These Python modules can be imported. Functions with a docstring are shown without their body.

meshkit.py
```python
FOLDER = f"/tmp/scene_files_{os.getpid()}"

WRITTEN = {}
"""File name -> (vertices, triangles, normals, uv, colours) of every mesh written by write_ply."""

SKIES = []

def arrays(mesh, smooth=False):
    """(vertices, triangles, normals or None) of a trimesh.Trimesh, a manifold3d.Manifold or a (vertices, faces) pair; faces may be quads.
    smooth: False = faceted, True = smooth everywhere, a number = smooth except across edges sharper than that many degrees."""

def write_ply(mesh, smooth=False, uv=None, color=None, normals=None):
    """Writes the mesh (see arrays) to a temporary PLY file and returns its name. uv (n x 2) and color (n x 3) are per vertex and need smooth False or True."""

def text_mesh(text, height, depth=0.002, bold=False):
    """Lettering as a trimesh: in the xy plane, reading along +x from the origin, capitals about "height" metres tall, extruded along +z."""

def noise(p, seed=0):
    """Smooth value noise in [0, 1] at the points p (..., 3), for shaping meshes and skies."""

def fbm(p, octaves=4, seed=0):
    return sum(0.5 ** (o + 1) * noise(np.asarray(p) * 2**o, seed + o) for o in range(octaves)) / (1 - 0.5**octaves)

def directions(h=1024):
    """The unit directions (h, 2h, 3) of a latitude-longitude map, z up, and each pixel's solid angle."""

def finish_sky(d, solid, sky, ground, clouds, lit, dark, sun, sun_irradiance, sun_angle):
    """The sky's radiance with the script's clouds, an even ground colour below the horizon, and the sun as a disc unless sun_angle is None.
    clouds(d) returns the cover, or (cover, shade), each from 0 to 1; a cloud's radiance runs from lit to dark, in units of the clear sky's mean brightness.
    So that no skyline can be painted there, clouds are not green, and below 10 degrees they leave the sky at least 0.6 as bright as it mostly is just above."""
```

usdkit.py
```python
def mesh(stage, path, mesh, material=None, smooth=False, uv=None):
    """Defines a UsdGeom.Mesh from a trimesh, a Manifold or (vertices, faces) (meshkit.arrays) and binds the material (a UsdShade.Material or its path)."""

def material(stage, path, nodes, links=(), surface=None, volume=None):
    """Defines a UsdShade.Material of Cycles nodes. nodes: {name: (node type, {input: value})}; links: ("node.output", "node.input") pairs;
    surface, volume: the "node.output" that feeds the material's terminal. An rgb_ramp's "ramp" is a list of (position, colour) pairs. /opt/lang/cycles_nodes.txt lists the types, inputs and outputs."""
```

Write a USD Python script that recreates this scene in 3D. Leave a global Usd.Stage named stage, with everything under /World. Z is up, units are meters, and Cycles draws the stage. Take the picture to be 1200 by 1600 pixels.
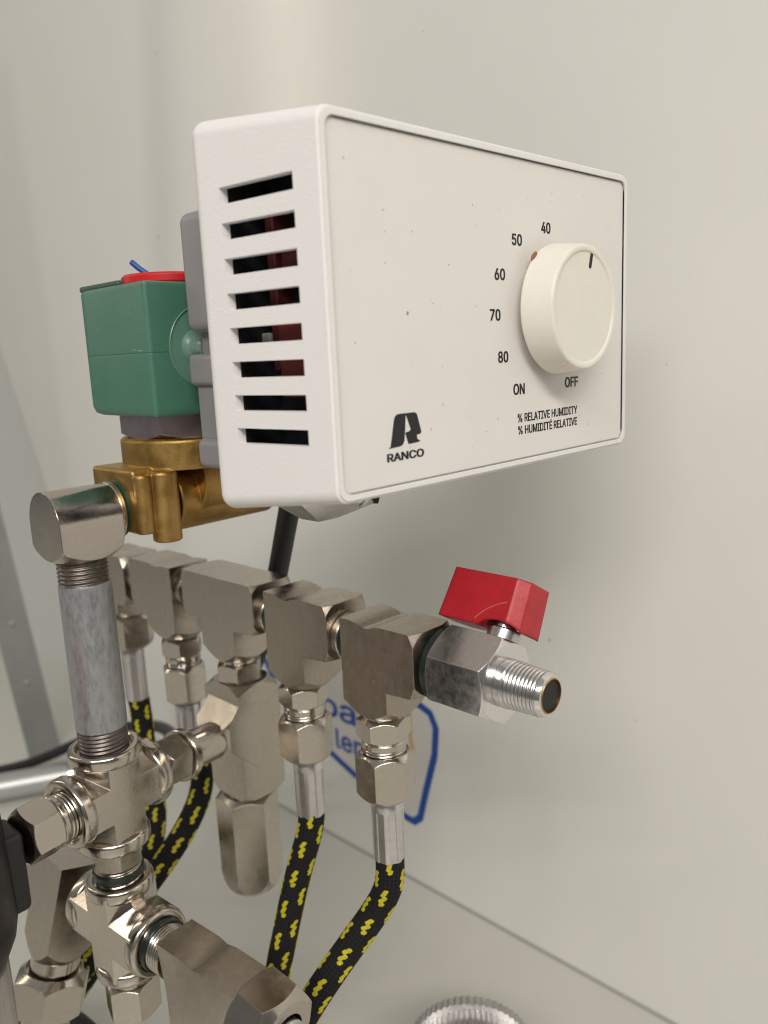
import math, random
import numpy as np, trimesh, manifold3d as m3, usdkit, meshkit
from manifold3d import Manifold, CrossSection
from scipy.interpolate import CubicSpline
from shapely.geometry import Polygon, LineString
from pxr import Usd, UsdGeom, UsdLux, UsdShade, Gf, Sdf
random.seed(7); np.random.seed(7)
stage = Usd.Stage.CreateInMemory()
UsdGeom.SetStageUpAxis(stage, 'Z'); UsdGeom.SetStageMetersPerUnit(stage, 1.0)
W = UsdGeom.Xform.Define(stage, '/World'); stage.SetDefaultPrim(W.GetPrim())
MM = 0.001
# ------------------------------------------------------------------ camera, lamps, exposure
# X runs towards the enclosure wall, Y away from the lens along that wall, Z up
YAW, PITCH, ROLL = 0.78947, 0.19239, -0.04538
CAM = np.array([-0.10464, -0.11632, 0.02893])
fw = np.array([math.sin(YAW)*math.cos(PITCH), math.cos(YAW)*math.cos(PITCH), -math.sin(PITCH)])
r0 = np.array([math.cos(YAW), -math.sin(YAW), 0]); u0 = np.cross(r0, fw)
rt = math.cos(ROLL)*r0 + math.sin(ROLL)*u0; up = -math.sin(ROLL)*r0 + math.cos(ROLL)*u0
cam = UsdGeom.Camera.Define(stage, '/World/camera')
cam.AddTransformOp().Set(Gf.Matrix4d(*[float(x) for x in (*rt, 0, *up, 0, *-fw, 0, *CAM, 1)]))
FL = 4.25
cam.CreateFocalLengthAttr(FL); cam.CreateHorizontalApertureAttr(FL*1200/1281.406); cam.CreateVerticalApertureAttr(FL*1600/1281.406)
cam.CreateClippingRangeAttr(Gf.Vec2f(0.005, 50)); cam.CreateFStopAttr(2.2); cam.CreateFocusDistanceAttr(0.205)
EXPOSURE = -0.30
cam.CreateExposureAttr(EXPOSURE)

lamp_names = {}
def numbered_lamp(n):
    lamp_names[n] = lamp_names.get(n, -1)+1
    return n if lamp_names[n] == 0 else f'{n}_{lamp_names[n]:03d}'
def lamp(name, pos, target, w, h, intensity, color):
    l = UsdLux.RectLight.Define(stage, '/World/' + name)
    pos, target = np.array(pos, float), np.array(target, float)
    z = pos - target; z /= np.linalg.norm(z)
    x = np.cross([0, 0, 1], z); x /= np.linalg.norm(x); y = np.cross(z, x)
    l.AddTransformOp().Set(Gf.Matrix4d(*[float(a) for a in (*x, 0, *y, 0, *z, 0, *pos, 1)]))
    l.CreateWidthAttr(w); l.CreateHeightAttr(h); l.CreateIntensityAttr(intensity); l.CreateColorAttr(Gf.Vec3f(*color))
    return l
# two ceiling fittings, each a pair of fluorescent tubes
for px, py, pz in ((-0.84, -0.62, 0.76), (-0.76, -0.56, 0.82)):
    lamp(numbered_lamp('ceiling_lamp'), (px, py, pz), (0.05, 0.05, 0.0), 0.9, 0.045, 42.0, (1.0, 0.955, 0.91))
for px, py, pz in ((-0.58, -0.90, 0.70), (-0.48, -0.88, 0.75)):
    lamp(numbered_lamp('ceiling_lamp'), (px, py, pz), (0.05, 0.05, 0.0), 0.9, 0.045, 30.0, (1.0, 0.93, 0.83))
lamp('side_lamp', (-0.45, 0.95, 0.50), (0.12, 0.2, 0.15), 0.07, 0.8, 8.0, (1.0, 0.86, 0.68))
dome = UsdLux.DomeLight.Define(stage, '/World/sky')
def M(name, nodes, links=(), surface='p.BSDF'):
    return usdkit.material(stage, '/World/Looks/' + name, nodes, links, surface=surface)
UsdGeom.Scope.Define(stage, '/World/Looks')
# the room's own light: paler towards the ceiling, darker towards the floor
dm = M('room_light', {'g': ('geometry', {}), 's': ('separate_xyz', {}), 'm': ('map_range', {'from_min': -0.8, 'from_max': 0.8, 'to_min': 0.0, 'to_max': 1.0, 'clamp': True}),
                      'r': ('rgb_ramp', {'ramp': [(0.0, (0.085, 0.08, 0.073)), (0.42, (0.14, 0.138, 0.128)), (1.0, (0.36, 0.37, 0.355))]}),
                      'b': ('background_shader', {'strength': 1.0})},
       [('g.position', 's.vector'), ('s.z', 'm.value'), ('m.result', 'r.fac'), ('r.color', 'b.color')], surface='b.background')
UsdShade.MaterialBindingAPI.Apply(dome.GetPrim()).Bind(dm)

# ------------------------------------------------------------------ materials
def simple(name, color, rough=0.5, metal=0.0, noise=0.0, nscale=250, bump=0.0, bscale=1500, bevel=0.0, rnoise=0.0, spec=0.5, color2=None, stretch=(1, 1, 1), detail=4, scratch=0.0, **kw):
    n = {'p': ('principled_bsdf', {'base_color': color, 'roughness': rough, 'metallic': metal, 'specular_ior_level': spec, **kw}),
         'g': ('geometry', {})}
    L = []
    if noise or color2 or rnoise:
        n['mp'] = ('mapping', {'scale': stretch}); L.append(('g.position', 'mp.vector'))
        n['n'] = ('noise_texture', {'scale': nscale, 'detail': detail, 'roughness': 0.6}); L.append(('mp.vector', 'n.vector'))
        c2 = color2 if color2 else tuple(max(0, c*(1-noise)) for c in color)
        n['r'] = ('rgb_ramp', {'ramp': [(0.32, c2), (0.62, color)]}); L += [('n.fac', 'r.fac'), ('r.color', 'p.base_color')]
        if rnoise:
            n['rr'] = ('map_range', {'from_min': 0.3, 'from_max': 0.7, 'to_min': rough-rnoise, 'to_max': rough+rnoise, 'clamp': True})
            L += [('n.fac', 'rr.value'), ('rr.result', 'p.roughness')]
    last = None
    if bevel:
        n['bv'] = ('bevel', {'radius': bevel*MM, 'samples': 6}); last = 'bv.bevel'
    if bump:
        n['bn'] = ('noise_texture', {'scale': bscale, 'detail': 3}); L.append(('g.position', 'bn.vector'))
        n['bp'] = ('bump', {'strength': bump, 'distance': 0.0004}); L.append(('bn.fac', 'bp.height'))
        if last: L.append((last, 'bp.normal'))
        last = 'bp.normal'
    if scratch:
        n['sm'] = ('mapping', {'scale': (14, 14, 0.5), 'rotation': (0.5, 0.35, 0.2)}); n['sn'] = ('noise_texture', {'scale': 420, 'detail': 2}); n['sb'] = ('bump', {'strength': scratch, 'distance': 0.0002})
        n['sm2'] = ('mapping', {'scale': (0.5, 9, 9), 'rotation': (0.2, 0.9, -0.4)}); n['sn2'] = ('noise_texture', {'scale': 300, 'detail': 2}); n['sa'] = ('math', {'math_type': 'add'})
        L += [('g.position', 'sm.vector'), ('sm.vector', 'sn.vector'), ('g.position', 'sm2.vector'), ('sm2.vector', 'sn2.vector'), ('sn.fac', 'sa.value1'), ('sn2.fac', 'sa.value2'), ('sa.value', 'sb.height')]
        if last: L.append((last, 'sb.normal'))
        last = 'sb.normal'
    if last: L.append((last, 'p.normal'))
    return M(name, n, L)

nickel = simple('satin_nickel', (0.46, 0.415, 0.36), 0.27, 1.0, noise=0.05, nscale=90, bump=0.07, bscale=2600, scratch=0.10, bevel=0.25, rnoise=0.07)
nickel_pale = simple('pale_nickel', (0.54, 0.49, 0.43), 0.30, 1.0, color2=(0.52, 0.47, 0.41), nscale=160, bump=0.03, bscale=1500, bevel=0.15, rnoise=0.06)
nickel_cast = simple('plated_forging', (0.54, 0.49, 0.43), 0.19, 1.0, noise=0.05, nscale=160, bump=0.04, bscale=1200, bevel=0.35, rnoise=0.06)
nickel_polish = simple('polished_nickel', (0.54, 0.485, 0.43), 0.18, 1.0, noise=0.10, nscale=160, bump=0.05, bscale=900, bevel=0.35, rnoise=0.05)
nickel_raw = simple('brushed_nickel', (0.40, 0.35, 0.295), 0.30, 1.0, noise=0.07, nscale=200, bump=0.08, bscale=1800, scratch=0.10, bevel=0.3, rnoise=0.08, stretch=(1, 1.4, 0.6))
chrome = simple('chrome', (0.80, 0.775, 0.78), 0.17, 1.0, noise=0.03, nscale=500, bump=0.30, bscale=75, bevel=0.3, rnoise=0.04)
zinc = simple('zinc_plate', (0.62, 0.60, 0.60), 0.24, 1.0, noise=0.1, nscale=400, bevel=0.15)
steel_pinkish = simple('passivated_steel', (0.58, 0.48, 0.53), 0.33, 1.0, noise=0.15, nscale=300, bevel=0.25)
brass = simple('cast_brass', (0.52, 0.335, 0.115), 0.44, 1.0, color2=(0.38, 0.23, 0.07), nscale=160, bump=0.22, bscale=1100, bevel=1.0, rnoise=0.08)
galv = simple('galvanised_steel', (0.40, 0.41, 0.425), 0.42, 0.7, color2=(0.30, 0.305, 0.32), nscale=650, stretch=(1.3, 1.3, 0.5), bump=0.28, bscale=1700, rnoise=0.1)
galv_thread = simple('cut_pipe_thread', (0.23, 0.20, 0.185), 0.36, 0.9, noise=0.4, nscale=700)
alu = simple('crimped_aluminium', (0.70, 0.68, 0.69), 0.30, 1.0, noise=0.12, nscale=500, bevel=0.3)
sealant = simple('thread_sealant', (0.012, 0.02, 0.016), 0.25, 0.0, noise=0.3)
dark_gap = simple('dark_bore', (0.012, 0.011, 0.010), 0.6)
bronze = simple('bare_brass_edge', (0.50, 0.33, 0.14), 0.3, 1.0)
cover_white = simple('textured_white_plastic', (0.86, 0.835, 0.835), 0.45, bump=0.30, bscale=2300, spec=0.4)
bezel_white = simple('smooth_white_plastic', (0.78, 0.775, 0.76), 0.35, bevel=0.4)
panel_white = simple('painted_faceplate', (0.76, 0.74, 0.715), 0.50, color2=(0.745, 0.722, 0.695), nscale=60, bump=0.05, bscale=2500, spec=0.3)
knob_mat = simple('ivory_plastic', (0.80, 0.765, 0.69), 0.38, bevel=0.5, subsurface_weight=0.1, subsurface_scale=0.002, noise=0.03, nscale=200)
ink = simple('black_ink', (0.012, 0.012, 0.014), 0.6)
soot = simple('brown_grime', (0.25, 0.12, 0.05), 0.8)
speck = simple('dust_speck', (0.30, 0.27, 0.23), 0.9)
pvc = simple('grey_pvc', (0.27, 0.262, 0.27), 0.42, bevel=0.6, noise=0.05, nscale=80)
diecast = simple('die_cast_zinc', (0.50, 0.50, 0.49), 0.38, 0.8, noise=0.15, nscale=300, bevel=0.4, bump=0.2)
green = simple('green_epoxy', (0.072, 0.20, 0.138), 0.40, bump=0.12, bscale=500, noise=0.08, nscale=90, bevel=0.5)
green_scuff = simple('pale_scuff', (0.25, 0.33, 0.28), 0.6)
redcap = simple('red_plastic', (0.62, 0.02, 0.025), 0.4, bevel=0.3)
redpaint = simple('red_paint', (0.45, 0.012, 0.022), 0.34, bump=0.10, bscale=900, noise=0.15, nscale=250, bevel=1.0)
redscuff = simple('worn_red_paint', (0.50, 0.10, 0.09), 0.5)
blue_wire = simple('blue_insulation', (0.02, 0.09, 0.36), 0.4)
black_rubber = simple('black_rubber', (0.013, 0.013, 0.014), 0.5, bump=0.1)
black_plastic = simple('black_plastic', (0.014, 0.013, 0.014), 0.42, bevel=0.8, bump=0.08, bscale=900)
inner_red = simple('red_brown_board', (0.22, 0.035, 0.025), 0.5)
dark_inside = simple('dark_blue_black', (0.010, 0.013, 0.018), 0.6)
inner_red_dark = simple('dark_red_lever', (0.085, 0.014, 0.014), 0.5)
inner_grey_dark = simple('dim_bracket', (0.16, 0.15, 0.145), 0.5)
inner_grey = simple('grey_terminal', (0.42, 0.41, 0.39), 0.5)
blue_ink = simple('blue_print', (0.002, 0.065, 0.36), 0.45)
orange_ink = simple('orange_print', (0.72, 0.38, 0.10), 0.5)
sticker_white = simple('sticker_vinyl', (0.70, 0.68, 0.66), 0.4)
wall_mat = simple('white_laminate', (0.78, 0.772, 0.735), 0.20, color2=(0.762, 0.755, 0.717), nscale=9, spec=0.45, bump=0.03, bscale=300)
wall_grey = simple('grey_laminate', (0.66, 0.67, 0.65), 0.4)
floor_mat = simple('cream_laminate', (0.58, 0.57, 0.525), 0.26, color2=(0.56, 0.55, 0.505), nscale=12, spec=0.4)
strip_mat = simple('galvanised_strip', (0.36, 0.37, 0.36), 0.5, 0.5, noise=0.12, nscale=60)
caulk = simple('grey_sealant', (0.36, 0.36, 0.33), 0.6)
clear_mat = M('clear_bowl', {'p': ('principled_bsdf', {'base_color': (0.86, 0.84, 0.82), 'roughness': 0.12, 'transmission_weight': 0.85, 'ior': 1.45})})
hub_mat = simple('milky_plastic', (0.20, 0.30, 0.25), 0.35, subsurface_weight=0.4, subsurface_scale=0.003)
yellow = simple('yellow_tracer', (0.58, 0.50, 0.012), 0.6, bump=0.4, bscale=3500, noise=0.2, nscale=900)
braid = M('black_braid', {
    'uv': ('uvmap', {'attribute': 'st'}),
    'm1': ('mapping', {'scale': (1, 1, 1), 'rotation': (0, 0, math.radians(45))}),
    'ck': ('checker_texture', {'scale': 30}),
    'nz': ('noise_texture', {'scale': 90, 'detail': 3}),
    'ad': ('math', {'math_type': 'multiply_add', 'value2': 0.28}), 'rr': ('rgb_ramp', {'ramp': [(0.3, (0.004, 0.004, 0.004)), (0.9, (0.020, 0.020, 0.021))]}),
    'bp': ('bump', {'strength': 0.8, 'distance': 0.0003}),
    'p': ('principled_bsdf', {'roughness': 0.8, 'specular_ior_level': 0.2})},
    [('uv.UV', 'm1.vector'), ('m1.vector', 'ck.vector'), ('m1.vector', 'nz.vector'), ('ck.fac', 'ad.value1'), ('nz.fac', 'ad.value3'), ('ad.value', 'rr.fac'), ('rr.color', 'p.base_color'), ('ck.fac', 'bp.height'), ('bp.normal', 'p.normal')])

# ------------------------------------------------------------------ object helpers (all lengths below in millimetres)
used = {}; LOC = {}
def numbered(parent, name):
    k = (parent, name); used[k] = used.get(k, -1) + 1
    return name if used[k] == 0 else f'{name}_{used[k]:03d}'
def data(p, **kw):
    for k, v in kw.items():
        if v: p.SetCustomDataByKey(k, v)
def thing(name, label, category, loc, group=None):
    path = '/World/' + numbered('/World', name)
    x = UsdGeom.Xform.Define(stage, path); x.AddTranslateOp().Set(Gf.Vec3d(*[float(a)*MM for a in loc]))
    data(x.GetPrim(), label=label, category=category, group=group); LOC[path] = np.array(loc, float)
    return path
def part(parent, name, mesh, mat, smooth=35, label=None, uv=None, kind=None):
    path = parent + '/' + numbered(parent, name)
    loc = LOC[parent]; LOC[path] = loc
    if hasattr(mesh, 'to_mesh'):
        mm = mesh.to_mesh(); v, f = mm.vert_properties[:, :3], mm.tri_verts
    elif isinstance(mesh, tuple): v, f = mesh
    else: v, f = mesh.vertices, mesh.faces
    v = (np.asarray(v, float) - loc)*MM
    if uv is not None: smooth = True
    m = usdkit.mesh(stage, path, (v, np.asarray(f)), mat, smooth=smooth, uv=uv)
    data(m.GetPrim(), label=label, kind=kind)
    return path
def structure(name, mesh, mat, smooth=35):
    LOC['/World'] = np.zeros(3)
    return part('/World', name, mesh, mat, smooth, kind='structure')

def T(m, R=None, t=(0, 0, 0)):
    """Manifold transformed by a 3x3 matrix then moved."""
    A = np.eye(3) if R is None else np.asarray(R, float)
    return m.transform(np.hstack([A, np.reshape(np.array(t, float), (3, 1))]))
def rotm(axis, deg):
    return trimesh.transformations.rotation_matrix(math.radians(deg), axis)[:3, :3]
def frame(d, spin=0.0):
    """Rotation taking local z to direction d."""
    d = np.array(d, float); d /= np.linalg.norm(d)
    h = np.array([0, 0, 1.0]) if abs(d[2]) < 0.9 else np.array([0, 1.0, 0])
    x = np.cross(h, d); x /= np.linalg.norm(x); y = np.cross(d, x)
    return np.stack([x, y, d], 1) @ rotm([0, 0, 1], spin)
def box(x0, x1, y0, y1, z0, z1):
    return Manifold.cube((x1-x0, y1-y0, z1-z0)).translate((x0, y0, z0))
def rbox(x0, x1, y0, y1, z0, z1, r=1.0, n=20):
    s = Manifold.sphere(r, n)
    return Manifold.batch_hull([s.translate((x, y, z)) for x in (x0+r, x1-r) for y in (y0+r, y1-r) for z in (z0+r, z1-r)])
def lathe(profile, n=64):
    """Solid of revolution about z from (r, z) points, closed along the axis."""
    pts = [(max(r, 0), z) for r, z in profile]
    cs = CrossSection([[(0, pts[0][1])] + pts + [(0, pts[-1][1])]])
    if cs.area() < 1e-9: cs = CrossSection([([(0, pts[0][1])] + pts + [(0, pts[-1][1])])[::-1]])
    return cs.revolve(n)
def cyl(r, z0, z1, n=64, c=0.0):
    if c: return lathe([(r-c, z0), (r, z0+c), (r, z1-c), (r-c, z1)], n)
    return lathe([(r, z0), (r, z1)], n)
def along(m, p, d, spin=0.0):
    return T(m, frame(d, spin), p)
def hexbar(af, z0, z1, cham0=True, cham1=True, spin=0, k=0.93, sides=6, bore=0, ch=0.62):
    """Hexagon bar about z whose corners are turned off at the ends."""
    R = af/2/math.cos(math.pi/sides)
    a = [(R*math.cos(2*math.pi*(i+0.5)/sides), R*math.sin(2*math.pi*(i+0.5)/sides)) for i in range(sides)]
    h = Manifold.extrude(CrossSection([a]), z1-z0).translate((0, 0, z0))
    Rk = af/2*k; s = (R*1.02-Rk)*ch
    prof = ([(Rk, z0), (R*1.02, z0+s)] if cham0 else [(R*1.1, z0)]) + ([(R*1.02, z1-s), (Rk, z1)] if cham1 else [(R*1.1, z1)])
    m = h ^ lathe(prof, 72)
    if bore: m = m - cyl(bore, z0-1, z1+1, 48)
    return m.rotate((0, 0, spin))
def thread(R, z0, z1, pitch, depth, taper=0.0, n=60, per=6):
    """Helical V thread as a solid (taper: radius lost per millimetre towards z1)."""
    rows = int((z1-z0)/pitch*per)+1; v = []; zs = np.linspace(z0, z1, rows)
    for z in zs:
        for i in range(n):
            a = 2*math.pi*i/n; ph = ((z-z0)/pitch - i/n) % 1.0
            r = R - (z-z0)*taper - depth*abs(2*ph-1)
            v.append((r*math.cos(a), r*math.sin(a), z))
    f = [[r*n+i, r*n+(i+1) % n, (r+1)*n+(i+1) % n] for r in range(rows-1) for i in range(n)] + [[r*n+i, (r+1)*n+(i+1) % n, (r+1)*n+i] for r in range(rows-1) for i in range(n)]
    b, t = len(v), len(v)+1; v += [(0, 0, z0), (0, 0, z1)]
    f += [[b, (i+1) % n, i] for i in range(n)] + [[t, (rows-1)*n+i, (rows-1)*n+(i+1) % n] for i in range(n)]
    return trimesh.Trimesh(np.array(v), np.array(f), process=False)
def place(tm, p, d, spin=0):
    tm = tm.copy(); tm.vertices = tm.vertices @ frame(d, spin).T + np.array(p, float)
    return tm
def tm_of(m):
    mm = m.to_mesh(); return trimesh.Trimesh(mm.vert_properties[:, :3], mm.tri_verts, process=False)
def cat(*ms):
    return trimesh.util.concatenate([tm_of(m) if hasattr(m, 'to_mesh') else m for m in ms])
def path_frames(points, step=1.0):
    P = np.array(points, float); t = np.r_[0, np.cumsum(np.linalg.norm(np.diff(P, axis=0), axis=1))]
    cs = CubicSpline(t, P); s = np.linspace(0, t[-1], max(8, int(t[-1]/step)))
    C = cs(s); D = cs(s, 1); D /= np.linalg.norm(D, axis=1, keepdims=True)
    N = np.zeros_like(C); n = np.cross(D[0], [0.3, 0.9, 0.2]); n /= np.linalg.norm(n)
    for i in range(len(s)):
        n = n - D[i]*np.dot(n, D[i]); n /= np.linalg.norm(n); N[i] = n
    return s, C, N, np.cross(D, N)
def tube(points, r, n=28, step=1.0, caps=True, bumpy=None):
    s, C, N, B = path_frames(points, step); rows = len(s); v = []; uv = []
    for i in range(rows):
        for j in range(n+1):
            a = 2*math.pi*j/n; rr = r if bumpy is None else r+bumpy(s[i], a)
            v.append(C[i]+rr*(math.cos(a)*N[i]+math.sin(a)*B[i])); uv.append((j/n, s[i]/(2*math.pi*r)))
    m = n+1; f = []
    for i in range(rows-1):
        for j in range(n):
            a, b, c, d = i*m+j, i*m+j+1, (i+1)*m+j+1, (i+1)*m+j
            f += [[a, b, c], [a, c, d]]
    if caps:
        for i in (0, rows-1):
            k = len(v); v.append(C[i]); uv.append((0.5, 0))
            f += [([k, i*m+j+1, i*m+j] if i == 0 else [k, i*m+j, i*m+j+1]) for j in range(n)]
    return (np.array(v), np.array(f)), np.array(uv)
def flecks(points, r, cols=6, period=10.8, seed=0, lean=0.0):
    """Yellow tracer stitches lying on a braided hose: groups of three short slanted threads."""
    s, C, N, B = path_frames(points, 0.4); rnd = random.Random(seed); V = []; F = []
    def at(t, a, h):
        i = np.clip(np.searchsorted(s, t), 1, len(s)-1); w = (t-s[i-1])/(s[i]-s[i-1]); w = min(max(w, 0), 1)
        c = C[i-1]*(1-w)+C[i]*w; nn = N[i-1]*(1-w)+N[i]*w; bb = B[i-1]*(1-w)+B[i]*w
        return c+(r+h)*(math.cos(a)*nn+math.sin(a)*bb)
    for k in range(cols):
        t = 1.0 + (k % 2)*period/2 + rnd.uniform(-0.3, 0.3)
        while t < s[-1]-0.5:
            a0 = 2*math.pi*k/cols + lean*t + rnd.uniform(-0.09, 0.09)
            for q in range(5):
                tc = t + q*1.08 - 0.5; ac = a0 + (0.06 if q % 2 else -0.06) + rnd.uniform(-0.03, 0.03)
                if tc-0.8 < 0.2 or tc+0.8 > s[-1]: continue
                b = len(V); w, l, sl = 0.20, 0.72, 0.22
                ring = []
                for (da, dt) in ((-w, -l*0.35-sl), (-w*0.4, -l-sl*0.4), (w*0.6, -l*0.75+sl*0.3), (w, l*0.35+sl*0.6), (w*0.4, l+sl*0.4), (-w*0.6, l*0.75-sl*0.3)):
                    ring.append((ac+da, tc+dt))
                V.append(at(tc, ac, 0.26))
                for (aa, tt) in ring: V.append(at(tt, aa, 0.14))
                for (aa, tt) in ring: V.append(at(tt, aa, -0.12))
                for j in range(6):
                    j2 = (j+1) % 6
                    F += [[b, b+1+j, b+1+j2], [b+1+j, b+7+j, b+7+j2], [b+1+j, b+7+j2, b+1+j2]]
            t += period*rnd.uniform(0.95, 1.05)
    m = trimesh.Trimesh(np.array(V), np.array(F), process=False); trimesh.repair.fix_normals(m)
    return m

# ------------------------------------------------------------------ the setting: wall, floor
ZF, XW = -249.0, 180.0
def slab_yz(poly, x0, x1):
    """A polygon in (y, z) extruded from x0 to x1."""
    p = [tuple(q) for q in poly]
    m = Manifold.extrude(CrossSection([p], m3.FillRule.NonZero), x1-x0)      # local (y, z, x)
    return T(m, np.array([[0, 0, 1], [1, 0, 0], [0, 1, 0]]), (x0, 0, 0))
structure('wall', slab_yz([(-900, ZF), (469, ZF), (560, -71), (621, 49), (860, 520), (860, 900), (-900, 900)], XW, XW+14), wall_mat)
ws = [T(Manifold.sphere(0.55, 8).scale((0.2, a, b)), None, (XW, y, z)) for y, z, a, b in ((70, -95, 1.6, 1.2), (30, -120, 0.8, 0.8), (335, 205, 2.2, 1.4), (352, 105, 2.4, 2), (130, 160, 1, 1), (20, 20, 0.7, 0.7), (96, -150, 0.9, 0.7))]
part('/World/wall', 'specks', cat(*ws), simple('faint_speck', (0.52, 0.50, 0.46), 0.9), kind='stuff')
structure('rear_wall', slab_yz([(350, ZF), (1700, ZF), (1700, 900), (350, 900)], XW+22, XW+34), wall_grey)
structure('shelf_floor', box(-700, XW+34, -450, 1700, ZF-18, ZF), floor_mat)
structure('wall_joint', along(cyl(0.95, 0, 700, 24), (XW-0.3, -330, ZF+0.2), (0, 1, 0)), caulk)

# galvanised strip leaning at the far left
a = thing('metal_strip', 'flat grey galvanised strip standing upright at far left behind the pipe', 'metal strip', (113, 454, ZF))
dirs = np.array([-0.105, 0, 0.9945])
Rm = np.stack([np.cross([0, 1, 0], dirs), [0, 1, 0], dirs], 1)
st = Manifold.cube((22, 3, 560)).translate((-22, 0, 0))
part(a, 'bar', T(st, Rm, (121.5, 454, ZF)), strip_mat)
for k in (60, 105, 150):
    part(a, 'rivet', T(along(lathe([(2.4, 0), (2.2, 0.8), (1.2, 1.4)], 24), (0, 0, k), (0, -1, 0)), Rm, (110, 454, ZF)), strip_mat)

# ------------------------------------------------------------------ sticker on the wall
st = thing('wall_sticker', 'rounded blue and orange printed sticker on the white wall behind the hoses', 'sticker', (XW, 150, -210))
XS = XW
out = [(276, -150), (262, -172), (240, -186), (217, -196), (198, -203), (160, -213.5), (154, -214), (149.5, -210), (145, -194), (138, -171), (136.5, -156), (140, -149), (147, -146.5), (200, -139), (262, -132), (274, -138)]
part(st, 'backing', slab_yz(out[::-1] if Polygon(out).exterior.is_ccw is False else out, XS-0.12, XS-0.001), sticker_white)
ringp = LineString(out + [out[0]]).buffer(2.0)
ol = trimesh.creation.extrude_polygon(ringp, 0.1, engine='earcut'); v = ol.vertices; ol.vertices = np.stack([XS-0.22+v[:, 2], v[:, 0], v[:, 1]], 1)
part(st, 'outline', ol, blue_ink, smooth=False)
def wall_text(s, y, z, h, mat, name, bold=True, w=None, slant=0.0):
    m = meshkit.text_mesh(s, h, 0.1, bold=bold); v = m.vertices.copy()
    if w: v[:, 0] *= w/np.ptp(v[:, 0])
    v[:, 1] += slant*v[:, 0]
    m.vertices = np.stack([XS-0.12-v[:, 2], y-v[:, 0], z+v[:, 1]], 1)
    part(st, name, m, mat, smooth=False)
wall_text('pa', 226, -172.5, 13, blue_ink, 'lettering', w=29)
wall_text('r', 196, -174, 15, orange_ink, 'lettering', w=11)
wall_text('l', 156, -173, 24, orange_ink, 'lettering', w=3.4)
wall_text('lent', 214, -190.5, 11.5, blue_ink, 'lettering', w=30)

# ------------------------------------------------------------------ humidistat
hum = thing('humidistat', 'white wall humidistat with side vent slots and round ivory dial', 'humidistat', (56, 17, 0))
Wd, Hh, Dp, tp = 112.65, 73.0, 36.0, 3.5
def shell(inset, y1):
    """Tapered rounded outer form of the cover, shrunk by inset."""
    parts = []
    for x, sx in ((0, 1), (Wd, -1)):
        for z, sz in ((0, 1), (Hh, -1)):
            r = 3.0
            c = cyl(max(r-inset, 0.6), 0, 0.5, 32, c=0.2)
            parts.append(T(c, frame((0, 1, 0)), (x+sx*r, inset, z+sz*r)))
            rb = 3.3; s = Manifold.sphere(rb-inset, 32)
            parts.append(s.translate((x-sx*tp+sx*rb, y1-rb, z-sz*tp+sz*rb)))
    return Manifold.batch_hull(parts)
outer = shell(0, Dp)
inner = shell(2.0, Dp) + box(1.5, Wd-1.5, 30, 40, 1.5, Hh-1.5)
cover = outer - inner
for k in range(8):
    z1 = 62.5 - k*6.84
    cover = cover - box(-8, 4, 6.6, 26.9, z1-3.25, z1)
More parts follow.
